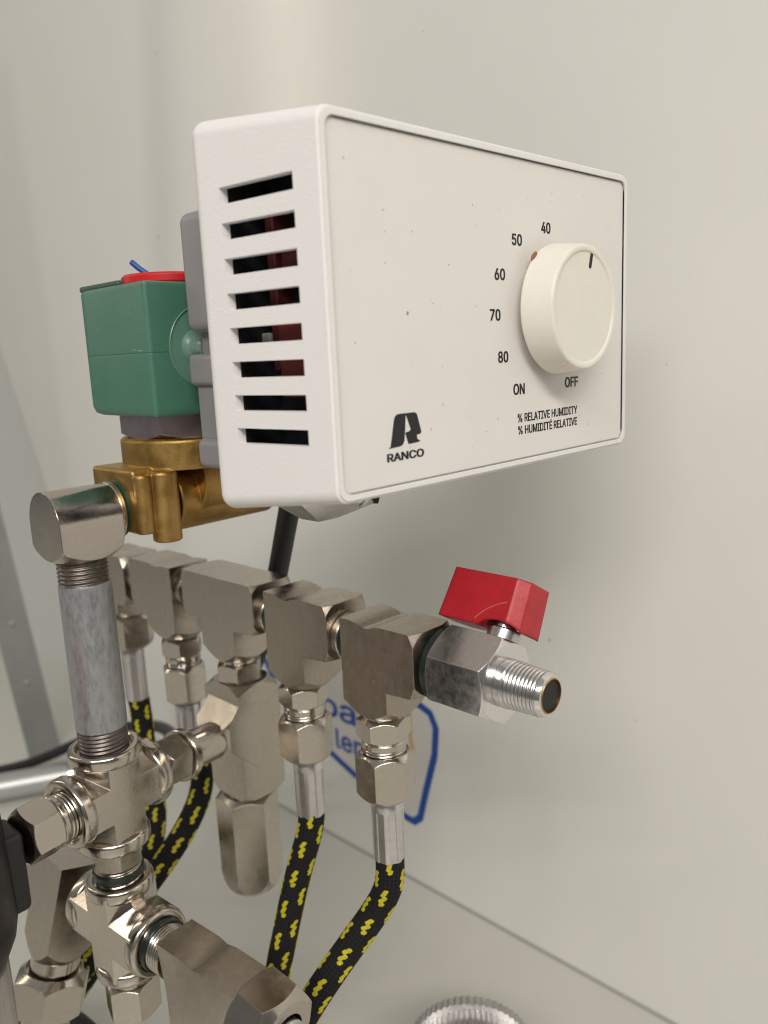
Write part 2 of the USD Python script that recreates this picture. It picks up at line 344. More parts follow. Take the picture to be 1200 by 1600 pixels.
# faceplate recess with rounded corners
def rrect(x0, x1, z0, z1, r, y0, y1):
    cs = CrossSection([[(x0+r, z0+r), (x1-r, z0+r), (x1-r, z1-r), (x0+r, z1-r)]]).offset(r, m3.JoinType.Round, 2.0, 48)
    return T(Manifold.extrude(cs, y1-y0), np.array([[1, 0, 0], [0, 0, -1], [0, 1, 0]]), (0, y1, 0))
cover = cover - rrect(1.7, Wd-1.7, 1.7, Hh-1.7, 2.3, -1, 3)
part(hum, 'cover', cover, cover_white, 30)
bez = rrect(0.45, Wd-0.45, 0.45, Hh-0.45, 2.7, -0.35, 0.6) - rrect(1.7, Wd-1.7, 1.7, Hh-1.7, 2.3, -2, 3)
part(hum, 'bezel', bez, bezel_white, 30)
fp = rrect(1.62, Wd-1.62, 1.62, Hh-1.62, 2.3, 0.47, 2.9) + rrect(1.98, Wd-1.98, 1.98, Hh-1.98, 2.1, 0.3, 1.2)
panel = part(hum, 'faceplate', fp, panel_white, 30)
YP = 0.3
def face_text(s, x, z, h, name='lettering', w=None, bold=False, mat=ink, center=True, fat=0.06):
    m = meshkit.text_mesh(s, h, 0.06, bold=bold); v = m.vertices.copy()
    v[:, 0] -= v[:, 0].min()
    if w: v[:, 0] *= w/np.ptp(v[:, 0])
    if center: v[:, 0] -= np.ptp(v[:, 0])/2
    p = np.stack([x+v[:, 0], YP-v[:, 2], z+v[:, 1]], 1)
    m = trimesh.util.concatenate([trimesh.Trimesh(p+np.array([dx, dy, 0]), m.faces, process=False) for dx, dy in ((-fat, 0), (fat, -0.004))])
    part(panel, name, m, mat, smooth=False)
for s, x, z in (('40', 74.0, 55.5), ('50', 61.9, 52.0), ('60', 55.0, 44.0), ('70', 53.0, 34.9), ('80', 55.8, 25.3)):
    face_text(s, x-0.9, z+0.05, 2.45, 'numeral', w=3.9, bold=True)
face_text('ON', 61.1, 17.5, 2.45, w=4.6, bold=True); face_text('OFF', 84.6, 17.9, 2.45, w=6.2, bold=True)
face_text('% RELATIVE HUMIDITY', 73.9, 10.75, 1.95, w=27.0, bold=True, fat=0.02); face_text('% HUMIDITÉ RELATIVE', 73.9, 7.75, 1.95, w=26.8, bold=True, fat=0.02)
# maker's emblem: two leaning strokes with a slit between
L1 = [(0.2, 0), (0.75, 0.25), (2.05, 5.6), (2.35, 6.3), (3.0, 6.7), (3.9, 6.75), (5.55, 6.75), (5.45, 5.9), (5.2, 3.6), (4.85, 1.2), (4.4, 0.45), (3.6, 0.15), (2.4, 0.1)]
L2 = [(5.45, 6.75), (8.3, 6.75), (9.0, 6.35), (9.35, 5.3), (10.1, 2.9), (10.15, 2.35), (9.7, 2.1), (8.75, 2.1), (8.85, 1.1), (9.75, 0.6), (8.8, 0.45), (6.2, 0.35), (5.95, 0.9), (5.3, 2.7), (6.6, 2.95), (7.05, 3.3), (6.6, 4.3), (5.95, 5.9)]
emb = Polygon(L1).buffer(0.05).union(Polygon(L2).buffer(0.05))
em = trimesh.util.concatenate([trimesh.creation.extrude_polygon(g, 0.06, engine='earcut') for g in getattr(emb, 'geoms', [emb])]); v = em.vertices
em.vertices = np.stack([15.0+v[:, 0], YP-v[:, 2], 9.5+v[:, 1]], 1); part(panel, 'emblem', em, ink, smooth=False)
face_text('RANCO', 20.2, 6.75, 1.6, w=11.2, bold=True, fat=0.09)
# knob
KX, KZ, KR = 74.2, 37.3, 14.5
kp = lathe([(15.4, 2.0), (15.6, 2.3), (15.5, 3.0), (14.75, 9.4), (14.55, 9.9), (14.2, 10.15), (13.6, 10.2), (13.15, 10.05), (12.9, 9.75), (12.4, 9.72)], 128)
knob = part(hum, 'knob', along(kp, (KX, 0, KZ), (0, -1, 0)), knob_mat, 30)
part(hum, 'knob_shaft', along(cyl(4, -2, 3, 32), (KX, 0, KZ), (0, -1, 0)), knob_mat)
mk = rrect(-0.52, 0.52, 0, 4.3, 0.5, -0.12, 0.3)
ma = math.radians(14.5)
part(knob, 'pointer_mark', T(mk, rotm([0, 1, 0], 14.5), (KX+9.4*math.sin(ma), -9.72, KZ+9.4*math.cos(ma))), ink, label='short black pointer line on the dial')
part(knob, 'grime_spot', T(Manifold.sphere(1.0, 16).scale((0.8, 0.5, 1.6)), rotm([0, 1, 0], 40), (KX-9.9, -2.2, KZ+12.0)), soot)
part(knob, 'chip', T(Manifold.sphere(1.0, 16).scale((0.55, 0.35, 1.1)), rotm([0, 1, 0], 35), (KX-7.2, -8.9, KZ-12.55)), simple('faint_stain', (0.55, 0.45, 0.30), 0.6))
# dust specks on the faceplate
sp = []
rr = random.Random(3)
for k in range(100):
    x, z = rr.uniform(6, 106), rr.uniform(4.5, 68)
    if (x-KX)**2+(z-KZ)**2 < 24**2: continue
    r = rr.choice([0.06, 0.07, 0.08, 0.1, 0.16]); sp.append(tm_of(T(Manifold.sphere(r, 6).scale((1, 0.2, rr.uniform(1, 1.9))), rotm([0, 1, 0], rr.uniform(-60, 60)), (x, YP, z))))
sp.append(tm_of(T(Manifold.sphere(0.35, 10).scale((1, 0.3, 1.2)), None, (22.4, YP, 36.5))))
part(panel, 'dust_specks', cat(*sp), speck, kind='stuff')
# what shows through the vent slots
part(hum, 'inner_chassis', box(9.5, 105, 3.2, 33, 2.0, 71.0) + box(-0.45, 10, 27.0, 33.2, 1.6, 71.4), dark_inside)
part(hum, 'switch_body', rbox(4.6, 10.5, 4.0, 20.6, 20.5, 37.0, 0.5), inner_red)
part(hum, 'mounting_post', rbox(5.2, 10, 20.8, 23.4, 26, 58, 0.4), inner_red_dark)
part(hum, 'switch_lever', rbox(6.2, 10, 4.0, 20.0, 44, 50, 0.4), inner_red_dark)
part(hum, 'terminal', rbox(5.4, 10, 24.6, 29.3, 31.0, 34.0, 0.4), inner_grey)
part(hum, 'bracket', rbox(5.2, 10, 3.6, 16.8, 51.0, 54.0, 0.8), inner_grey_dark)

# ------------------------------------------------------------------ grey junction box behind it
jb = thing('junction_box', 'grey plastic electrical box that carries the humidistat', 'junction box', (56, 48, 3))
part(jb, 'body', rbox(12.6, 101, 34.5, 62, 2.6, 63.2, 1.8), pvc)
part(jb, 'shoulder', rbox(9.2, 104, 36.5, 62.3, 35.6, 63.6, 2.4), pvc)
part(jb, 'lug', rbox(9.0, 20, 38, 62.4, 22.8, 30.4, 1.3), pvc)
part(jb, 'side_rib', rbox(10.4, 24, 38, 61.6, 9.0, 23.4, 1.0), pvc)
part(jb, 'lug', rbox(9.1, 104, 38, 62.2, 2.2, 9.9, 2.0), pvc)

# cable clamp under the box and its cable
cf = thing('cable_connector', 'grey metal cable clamp under the humidistat box', 'cable connector', (34, 47, 2))
part(cf, 'locknut', along(hexbar(21, -3.6, 2.0), (33, 48, 0), (0, 0, 1), 12), diecast)
cb = Manifold.batch_hull([box(22, 42, 40, 56, -6, -3), box(31, 38, 42, 49, -13.4, -12.6), box(42, 51, 38, 47, -10.2, -4)])
part(cf, 'clamp_body', cb - along(cyl(3.0, -6, 16, 32), (47, 41, -8.0), (0.8, -0.58, -0.12)), diecast, 25)
part(cf, 'clamp_bore', along(cyl(2.9, -4, 3.6, 32), (47, 41, -8.0), (0.8, -0.58, -0.12)), dark_gap)
part(cf, 'screw', along(lathe([(2.2, 0), (2.1, 1.2), (1.2, 1.8)], 24), (43.5, 38.8, -8.8), (-0.1, -1, -0.4)), zinc)
(cv, cu) = tube([(48, 70, -4), (53.5, 81, -15), (60.1, 105.7, -58.7), (65.6, 133.1, -96.4), (72.1, 161.6, -126.4), (84.3, 200.8, -149.8), (107.2, 265.7, -171.4), (122.6, 317.8, -188.1), (117, 362.8, -203.2), (105.7, 398.2, -220.9), (85.7, 432, -237.9), (50, 470, -245), (-10, 515, -245.4)], 3.4, 20, 2.0)
ca = thing('cable', 'black electrical cable running from the clamp down behind the manifold', 'cable', (48, 70, -4))
part(ca, 'sheath', cv, black_rubber, True)

# ------------------------------------------------------------------ solenoid valve
VX, VY = 22.0, 88.0
sv = thing('solenoid_valve', 'solenoid valve with green coil, red cap and cast brass body', 'solenoid valve', (VX, VY, -18))
def coil(z0, z1, lo, hi):
    s = []
    for x, y, r in ((2.0, 68, 1.1), (2.0, 107, 8.5), (43, 68, 2.0), (43, 107, 7.0)):
        sx, sy = (1 if x < 20 else -1), (1 if y < 90 else -1)
        for z, sz, e in ((z0, 1, lo), (z1, -1, hi)):
            rr_ = max(0.5, min(r, r))
            if e > 0.6: s.append(lathe([(rr_-min(e, rr_*0.8), 0), (rr_-0.3*min(e, rr_*0.8), 0.3*e), (rr_, e)], 32).translate((x+sx*rr_, y+sy*rr_, z)) if sz > 0 else lathe([(rr_, -e), (rr_-0.3*min(e, rr_*0.8), -0.3*e), (rr_-min(e, rr_*0.8), 0)], 32).translate((x+sx*rr_, y+sy*rr_, z)))
            else: s.append(cyl(rr_, 0, 0.3, 32).translate((x+sx*rr_, y+sy*rr_, z if sz > 0 else z-0.3)))
    return Manifold.batch_hull(s)
c1 = part(sv, 'coil', coil(15.3, 31.3, 2.4, 0.3), green, 40)
part(sv, 'coil', coil(31.33, 48.6, 0.3, 1.0), green, 40, label='upper half of the green coil')
sc = cat(T(Manifold.sphere(0.5, 12).scale((0.2, 2.6, 0.35)), None, (2.0, 72.5, 31.9)), T(Manifold.sphere(0.3, 12).scale((0.2, 3.4, 0.4)), None, (2.0, 75, 32.2)), T(Manifold.sphere(0.3, 8).scale((0.2, 1.2, 0.5)), None, (2.0, 93, 38.5)))
part(c1, 'scuff', sc, green_scuff)
part(sv, 'coil_top_plate', rbox(4, 40, 84, 105.5, 48.4, 50.1, 0.7), simple('dark_green_plate', (0.05, 0.09, 0.07), 0.5))
cap = part(sv, 'cap', lathe([(11.3, 0), (11.8, 0.6), (11.8, 2.2), (11.2, 2.8), (9, 3.0)], 64).translate((VX-5.0, VY-7, 48.5)), redcap)
(wv, _) = tube([(VX-6, VY-5, 50), (VX-9, VY-1, 53.2), (VX-10.4, VY+1.2, 55.4)], 0.75, 14, 0.7)
part(sv, 'lead_wire', wv, blue_wire, True)
# conduit hub on the near face
hub = along(lathe([(10.75, -1), (10.75, 0.3), (10.6, 0.42), (10.45, 0.3), (10.4, 0.05)], 72) - cyl(10.35, 0.01, 3), (18.4, 68, 32.3), (0, -1, 0))
part(sv, 'hub_ring', hub, simple('pale_green_edge', (0.13, 0.27, 0.20), 0.3))
part(sv, 'hub_plug', along(lathe([(4.4, 0), (4.2, 0.4), (3.2, 0.9), (2.7, 1.6), (2.5, 4.2), (1.9, 4.9)], 48), (15.6, 68, 32.4), (0, -1, 0)), hub_mat)
part(sv, 'bonnet', hexbar(29.4, 8.6, 15.5, True, False, spin=8, k=0.985).translate((VX, VY, 0)), steel_pinkish, 25)
neck = lathe([(17.4, 0.5), (17.4, 8.2), (16.7, 8.8)], 72).translate((VX, VY, 0))
body = neck
body += rbox(0.2, 13, VY-8.2, VY+14, -15.8, 1.4, 1.0)                      # inlet block
body += T(Manifold.batch_hull([T(cyl(9.3, 0, 2, 48), frame((1, 0, 0)), (14, VY, -9.0)), T(cyl(8.2, 0, 2, 48), frame((1, 0, 0)), (46, VY+1, -10.0))]))
body += T(Manifold.batch_hull([T(cyl(12.2, 0, 2, 48), frame((1, 0, 0)), (20, VY, -3.0)), T(cyl(11, 0, 2, 48), frame((1, 0, 0)), (34, VY, -4.0))]))
body += lathe([(3.5, -18.6), (3.9, -18.2), (3.95, 0.0), (3.2, 0.8)], 40).translate((8.6, VY-9.0, 0))
body += lathe([(2.2, -15.6), (2.4, -15.4), (2.5, -0.2), (1.8, 0.4)], 32).translate((2.6, VY-8.6, 0))
part(sv, 'valve_body', body, brass, 35)
part(sv, 'port_ring', along(lathe([(7.9, 0), (7.9, 0.6), (7.2, 1.0)], 48), (0.3, 90, -9.5), (-1, 0, 0)), simple('verdigris', (0.03, 0.085, 0.06), 0.4, 0.5, noise=0.3))

# ------------------------------------------------------------------ elbow and nipple
NX, NY = -11.0, 90.0
el = thing('elbow_fitting', 'shiny nickel elbow on top of the grey pipe nipple', 'elbow', (NX, NY, -20))
cs = CrossSection([[(-8.9, -17.5), (8.9, -17.5), (8.9, -11)] + [(8.9*math.cos(t), -11+8.9*math.sin(t)) for t in np.linspace(0, math.pi, 40)] + [(-8.9, -11)]])
arch = T(Manifold.extrude(cs, 17.2), np.array([[0, 0, 1], [1, 0, 0], [0, 1, 0]]), (-19.8, NY, 0))
arch += box(-19.8, -2.6, NY-8.9, NY+8.9, -20.5, -17.5)
arch = arch ^ lathe([(8.4, -20.5), (11.6, -18.0), (13.4, -15.5), (13.6, 2)], 72).translate((NX, NY, 0))
arch = arch ^ along(lathe([(11.2, -20), (11.9, -19.0), (13, -17), (13, -4.2), (9.6, -2.6)], 72), (0, NY, -11), (1, 0, 0))
part(el, 'body', arch, nickel_polish, 30)
part(el, 'collar', along(lathe([(8.2, -2.7), (8.5, -2.2), (8.4, -1.2), (7.4, -0.4)], 64), (0, NY, -10.2), (1, 0, 0)), nickel_cast)

nip = thing('pipe_nipple', 'grey galvanised threaded pipe nipple between elbow and cross', 'pipe nipple', (NX, NY, -78))
part(nip, 'barrel', lathe([(6.6, -68.6), (6.85, -68.0), (6.85, -28.0), (6.6, -27.4)], 64).translate((NX, NY, 0)), galv)
th = thread(6.75, -27.6, -17.5, 1.15, 0.55, 0.0); th.apply_translation((NX, NY, 0)); part(nip, 'thread', th, galv_thread)
th = thread(6.75, -79, -68.3, 1.15, 0.55, 0.0); th.apply_translation((NX, NY, 0)); part(nip, 'thread', th, galv_thread)

# ------------------------------------------------------------------ forged cross fittings
def cross(c, arms, ax, spin, band=9.9, name='cross_fitting', label='', flat=5.0, half=8.3):
    """arms: lengths along -a, +a, up, down; ax: 'x' or 'y' is the horizontal axis a."""
    t = thing(name, label, 'cross fitting', (c[0], c[1], c[2]-arms[3]))
    Rz = rotm([0, 0, 1], spin) @ (np.eye(3) if ax == 'x' else rotm([0, 0, 1], -90))
    k = 0.40
    oct_ = [(flat, -half), (half, -flat*k), (half, flat*k), (flat, half), (-flat, half), (-half, flat*k), (-half, -flat*k), (-flat, -half)]
    def arm(d, l):
        return T(Manifold.extrude(CrossSection([oct_]), l), {'z': np.eye(3), '-z': np.diag([1, -1, -1]), 'x': np.array([[0, 0, 1], [0, 1, 0], [-1, 0, 0]]), '-x': np.array([[0, 0, -1], [0, 1, 0], [1, 0, 0]])}[d])
    # octagon x -> across, y -> front/back: front flats at +-half in y
    body = Manifold()
    for d, l in zip(('-x', 'x', 'z', '-z'), arms): body += arm(d, l-2)
    part(t, 'body', T(body, Rz, c), nickel_cast, 25)
    for d, l in zip(((-1, 0, 0), (1, 0, 0), (0, 0, 1), (0, 0, -1)), arms):
        b = band; prof = [(b-2.0, l-4.6), (b-0.9, l-4.35), (b-0.3, l-3.9), (b, l-3.2), (b, l-1.2), (b-0.3, l-0.45), (b-0.9, l-0.05), (b-1.9, l-0.05), (b-2.4, l-0.5)]
        ring = lathe(prof, 72) - lathe([(7.3, l-1.6), (7.7, l+1)], 64)
        part(t, 'band', T(T(ring, frame(d)), Rz, c), nickel_cast, 40)
    return t, Rz
cross((NX, NY, -88.6), (14.6, 15.2, 14.6, 15.4), 'x', 9, label='upper nickel cross fitting screwed under the grey pipe nipple')
cross((NX, NY, -129.0), (17.0, 17.5, 14.6, 16.0), 'y', 5, band=9.4, label='lower nickel cross fitting directly below the upper cross')

def nipple_fit(name, label, p, d, segs, mat=nickel_cast, spin=0, category='hex nipple'):
    """A small turned fitting: segs = list of ('hex', af, z0, z1) / ('cyl', r, z0, z1) / ('thr', r, z0, z1) / ('seal', r, z0, z1)."""
    t = thing(name, label, category, p)
    for s in segs:
        k, a, z0, z1 = s[:4]
        if k == 'hex': part(t, 'hex', along(hexbar(a, z0, z1), p, d, spin), mat, 25)
        elif k == 'cyl': part(t, 'collar', along(cyl(a, z0, z1, 64, 0.35), p, d), mat, 40)
        elif k == 'thr': part(t, 'thread', place(thread(a, z0, z1, 1.0, 0.45), p, d), mat)
        elif k == 'seal': part(t, 'sealant', along(cyl(a, z0, z1, 48, 0.2), p, d), sealant)
    return t
nipple_fit('hex_nipple', 'short hex nipple joining the two nickel crosses', (NX, NY, -103), (0, 0, -1), [('thr', 5.6, -3, 2.0), ('hex', 12.4, 1.2, 7.6), ('thr', 6.6, 7.6, 13), ('seal', 7.15, 8.6, 10.6)], spin=20)
nipple_fit('hex_nipple', 'hex union between the upper cross and the black plastic housing', (NX-13.8, NY-2.2, -88.6), (-0.988, -0.156, 0), [('thr', 6.6, -2, 3.0), ('cyl', 7.0, 2.6, 4.4), ('hex', 13.6, 4.2, 13.0)], spin=12)
nipple_fit('hex_nipple', 'hex nipple between the upper cross and the square branch block', (NX+14.8, NY+2.4, -88.6), (0.955, 0.26, -0.12), [('cyl', 7.0, -2, 1.0), ('hex', 13.4, 0.8, 10.5), ('cyl', 8.0, 10.8, 13.6), ('cyl', 6.0, 13, 27)], spin=4)
nipple_fit('hex_nipple', 'plain hex nipple under the lower cross at the frame bottom', (NX, NY, -144.5), (0, 0, -1), [('cyl', 6.6, -1, 3), ('hex', 14, 2.8, 14)], spin=15)

# ------------------------------------------------------------------ manifold of tee blocks
XM0, XM1, ZA = 36.0, 51.4, -48.8
XC = (XM0+XM1)/2
def tee_block(label, y0, y1, l0, l1, zt=-40.4, zb=-57.2, leg=-67.6, notch=True, mat=nickel, x0=XM0, x1=XM1, dip=1.3):
    """T profile in (y, z) drawn through in x; ends of the bar and the leg are turned round."""
    yc = (l0+l1)/2; xc = (x0+x1)/2
    t = thing('tee_block', label, 'tee block', (xc, yc, leg), 'tee blocks of the nickel manifold')
    n = 9; top = [(y0+(y1-y0)*k/(2*n), zt-dip*math.exp(-((y0+(y1-y0)*k/(2*n)-(l0+0.42*(l1-l0) if l0-y0 > 4 else yc))/3.2)**2)*1.0-0.25*(k/(2*n))) for k in range(2*n+1)]
    prof = [(l0, leg), (l1, leg)]
    if y1-l1 > 1.0: prof += [(l1, zb-0.5), (y1, zb)]
    prof += [(y1, top[-1][1])] + top[::-1][1:-1] + [(y0, top[0][1])]
    if l0-y0 > 1.0: prof += [(y0, zb), (l0, zb-0.8)]
    m = slab_yz(prof, x0, x1)
    w = (x1-x0)/2
    rb = w*1.44
    ends = along(lathe([(w*1.2, y0), (rb, y0+1.3), (rb+3, y0+3), (rb+3, y1-3), (rb, y1-1.3), (w*1.2, y1)], 72), (xc, 0, (zt+zb)/2), (0, 1, 0))
    ends += box(x0-1, x1+1, l0-0.01, l1+0.01, leg-1, zt+1) ^ lathe([(w*0.92, leg), (w*1.28, leg+2.6), (w*1.6, leg+4.6), (w*1.7, 10)], 120).translate((xc, yc, 0))
    m = m ^ ends
    part(t, 'body', m, mat, 12)
    return t
b5 = tee_block('nearest nickel tee block, next to the red-handled valve', 15.4, 42.0, 25.5, 42.0, mat=nickel_raw, zt=-40.3)
b4 = tee_block('second nearest tee block along the manifold from the valve', 47.6, 75.4, 58.6, 75.4, zt=-38.9, zb=-55, mat=nickel_raw)
b3 = tee_block('wide middle tee block of the manifold above the square branch block', 81.2, 120.6, 92.4, 110.6, zt=-38.9, zb=-54.5, dip=0.15)
b2 = tee_block('fourth tee block of the manifold, half behind the wide one', 127.6, 156.0, 127.8, 146.2, zt=-40.2, zb=-60, dip=0.6)
b1 = tee_block('farthest tee block of the manifold beside the grey pipe nipple', 160.6, 184, 168, 184, zt=-41.5, zb=-60, dip=0.4)
def joiner(label, y0, y1, r=6.3):
    t = thing('joint_nipple', label, 'thread joint', (XC, y0, ZA), 'threaded joints between tee blocks')
    part(t, 'thread', place(thread(r, 0, y1-y0+2, 1.0, 0.4), (XC, y0-1, ZA), (0, 1, 0)), nickel)
    part(t, 'sealant', along(cyl(r+0.55, 0.5, (y1-y0)*0.55, 48, 0.4), (XC, y0, ZA), (0, 1, 0)), sealant)
    part(t, 'collar', along(cyl(r+0.5, (y1-y0)*0.55, y1-y0, 48, 0.4), (XC, y0, ZA), (0, 1, 0)), nickel)
joiner('threaded joint between nearest and second nearest tee blocks', 42, 47.6)
joiner('threaded joint between second nearest and wide middle tee blocks', 75.4, 81.2)
joiner('threaded joint between wide middle and fourth tee blocks', 120.6, 127.6)
joiner('threaded joint between fourth and farthest tee blocks', 156, 160.6)

# ------------------------------------------------------------------ hoses with their couplings
def hose(label, cx, cy, pts, seed, adapter=True, spin=0, nut_af=14.6, ztop=-67.2, ferr=(-93.6, -112.0), lean=0.012):
    t = thing('braided_hose', label, 'hose', (cx, cy, ztop), 'black and yellow braided hoses')
    c = (cx, cy, 0)
    if adapter:
        ad = cyl(5.7, ztop-1.6, ztop+1.5, 56) + hexbar(13.2, ztop-8.3, ztop-1.2, spin=spin, k=0.88, ch=0.8).translate((0, 0, 0)) + cyl(6.3, ztop-10.4, ztop-8.2, 56, 0.3)
        part(t, 'adapter', ad.translate(c), nickel_cast, 25)
        part(t, 'thread', (lambda q: (q.apply_translation(c), q)[1])(thread(6.2, ztop-12.6, ztop-10.0, 0.9, 0.45)), nickel_cast)
        zn = ztop-11.4
    else: zn = ztop
    nut = hexbar(nut_af, ferr[0]+0.6, zn, spin=spin+9, k=0.86, ch=0.95) - lathe([(6.6, zn-1.2), (6.75, zn+1)], 56)
    part(t, 'nut', nut.translate(c), nickel_cast, 25)
    part(t, 'tail', cyl(3.7, ferr[0]-0.6, ferr[0]+2, 40).translate(c), zinc)
    f = lathe([(3.6, ferr[1]+0.02), (4.5, ferr[1]), (4.62, ferr[1]+0.8), (4.62, ferr[0]-1.6), (4.3, ferr[0]-0.6), (3.6, ferr[0]-0.3)], 64)
    for k in range(8):
        a_ = 2*math.pi*(k+0.35)/8
        f -= T(box(4.2, 6, -1.05, 1.05, ferr[1]-1, ferr[0]-3.0), rotm([0, 0, 1], math.degrees(a_)))
    part(t, 'ferrule', f.translate(c), alu, 25)
    start = (cx, cy, ferr[1]+2); (m, uv) = tube([start] + pts, 4.15, 36, 0.8)
    hb = part(t, 'braid', m, braid, True, uv=uv)
    part(hb, 'tracer_stitches', flecks([start] + pts, 4.15, seed=seed, lean=lean), yellow, 40, kind='stuff')
    return t
hose('braided hose hanging from the nearest tee block, bending sharply left', XC-0.6, 34.2, [(43.1, 34.3, -116.5), (42.7, 34.9, -121.5), (41.2, 37.2, -127.8), (34.4, 42.0, -138.8), (24.1, 47.8, -153.2), (16.6, 52.2, -166), (8, 58, -186), (0, 68, -212), (-4, 82, -240)], 1, spin=-14)
hose('braided hose hanging from the second nearest tee block', XC, 69.0, [(42.9, 69.4, -118), (40.5, 71.4, -128.2), (36.2, 74.0, -145.4), (31.8, 75.6, -162.2), (27.6, 76.4, -178), (22, 76, -205), (14, 80, -240)], 2, spin=-6)
hose('braided hose under the fourth tee block, curving behind the square block', XC, 137.2, [(44.6, 137.2, -116), (46, 136, -122), (37.4, 130.3, -134), (23.6, 128.4, -145), (10.5, 129, -155), (-8, 134, -172), (-30, 142, -196), (-60, 150, -225)], 3, spin=22, nut_af=14.4)
hose('farthest braided hose, beside the grey pipe nipple', XC, 175.4, [(44.6, 175.5, -108), (44.4, 174.5, -122), (41.7, 166, -146), (32.6, 156.5, -159), (20.5, 150, -168.5), (2, 148, -184), (-20, 152, -206), (-50, 158, -232)], 4, adapter=False, spin=10, nut_af=16.5, ztop=-66.5, ferr=(-81.5, -103))

# ------------------------------------------------------------------ square branch block and hanging plug
bb = thing('branch_block', 'square nickel branch block hanging under the wide middle tee', 'branch block', (XC, 102, -118))
bk = (box(36, 52.4, 93, 112, -115.5, -75.4) ^ lathe([(10.2, -115.5), (12.0, -113.8), (14, -111.5), (14, -81), (12.2, -78.2), (9.0, -75.4)], 96).translate((XC+0.2, 102.4, 0)))
bk = bk.translate((0, 0, 0))
bk += T(box(-9.6, 9.6, 92.9, 110, -9.6, 9.6), rotm([0, 1, 0], 42), (40.6, 0, -90.2)) ^ lathe([(12.6, -105), (12.6, -87), (11.6, -83), (7, -78), (3, -77)], 64).translate((40.5, 102, 0))
part(bb, 'body', bk, nickel, 12)
part(bb, 'adapter', (cyl(5.7, -69.8, -66, 48) + hexbar(13.4, -75.7, -69.2, spin=18) + cyl(6.2, -77, -75.5, 48)).translate((XC, 101.8, 0)), nickel_cast, 25)
pl = thing('hex_plug', 'long blunt hex plug hanging lowest below the branch block', 'hex plug', (XC, 104, -158))
part(pl, 'neck', lathe([(6.2, -121), (6.2, -116.8), (7.4, -115.9), (7.4, -114)], 56).translate((XC, 103.6, 0)), nickel_cast)
hx = hexbar(18.4, -158.5, -121.5, False, True, spin=-4, k=0.86) ^ lathe([(5.6, -158.5), (7.2, -157.9), (8.4, -156.9), (9.3, -155.6), (10.0, -153.9), (10.5, -151.8), (10.8, -149), (11.2, -120)], 96)
hx = hx.translate((0, 0, 4.3))
part(pl, 'hex', hx.translate((XC, 104.0, 0)), nickel_pale, 14)

# ------------------------------------------------------------------ ball valve at the near end
bv = thing('ball_valve', 'small chrome ball valve with red handle and open threaded end', 'ball valve', (XC-0.2, 4, -60))
VZ = -50.4; VX2 = 46.6
VSPIN = 0
def yturn(m, spin=0): return T(m, frame((0, -1, 0), spin), (VX2, 0, VZ))
hexv = hexbar(19.4, -12.6, 5.2, True, True, spin=0, k=0.985)
part(bv, 'body', yturn(hexv, VSPIN), chrome, 22)
part(bv, 'sealant', yturn(lathe([(7.8, -16.2), (9.2, -15.4), (9.9, -14.2), (9.6, -13.0), (8.4, -12.2)], 48)), sealant)
part(bv, 'collar', yturn(cyl(6.0, 5.0, 7.6, 56, 0.4)), zinc)
tt = place(thread(5.85, 7.2, 16.6, 1.05, 0.55, 0.03), (VX2, 0, VZ), (0, -1, 0)); part(bv, 'thread', tt, zinc)
part(bv, 'mouth', yturn(lathe([(5.45, 16.2), (5.2, 17.0), (4.8, 17.6), (4.3, 17.7)], 56) - cyl(4.0, 12, 22, 48)), chrome)
part(bv, 'bore', yturn(cyl(4.05, 8, 17.3, 48)), dark_gap)
part(bv, 'bore_rim', yturn(cyl(4.35, 17.2, 17.85, 48, 0.2) - cyl(3.95, 10, 22, 48)), bronze)
# stem and handle stand on the upper flat, leaning towards the wall
ud = np.array([0.5, 0, 0.866]); hc = np.array([VX2, -1.0, VZ])
Rh = np.stack([[0, 1, 0], np.cross(ud, [0, 1, 0]), ud], 1)
def hloc(m): return T(m, Rh, hc)
part(bv, 'stem', hloc((cyl(4.2, 8.5, 12.5, 40, 0.3) + cyl(3.2, 12, 18, 32)).translate((0.5, 0, 0))), zinc)
hcs = CrossSection([[(-11.5, -6.2), (10.5, -6.2), (13.6, -2.2), (13.6, 6.2), (-8.5, 6.2), (-11.5, 3.2)]])
hd = Manifold.extrude(hcs, 13.2, 0, 0, (0.94, 0.94)).scale((0.93, 0.93, 1)).translate((4.8, 0, 11.4))
hd = hd - cyl(5.0, 9, 16.0, 48).translate((0.5, 0, 0)) - T(cyl(1, -12, 12, 48).scale((5.6, 2.3, 1)), np.array([[1, 0, 0], [0, 0, -1], [0, 1, 0]]), (-0.6, 0, 11.2))
hp = part(bv, 'handle', hloc(hd), redpaint, 25)
(mv, _) = tube([(6.3, 5.70, 12.6), (4.6, 5.68, 14.6), (2.0, 5.64, 16.6), (-1.6, 5.58, 18.2)], 0.2, 8, 0.5)
mv = (mv[0] @ Rh.T + hc, mv[1]); part(hp, 'scuff', mv, redscuff, True)

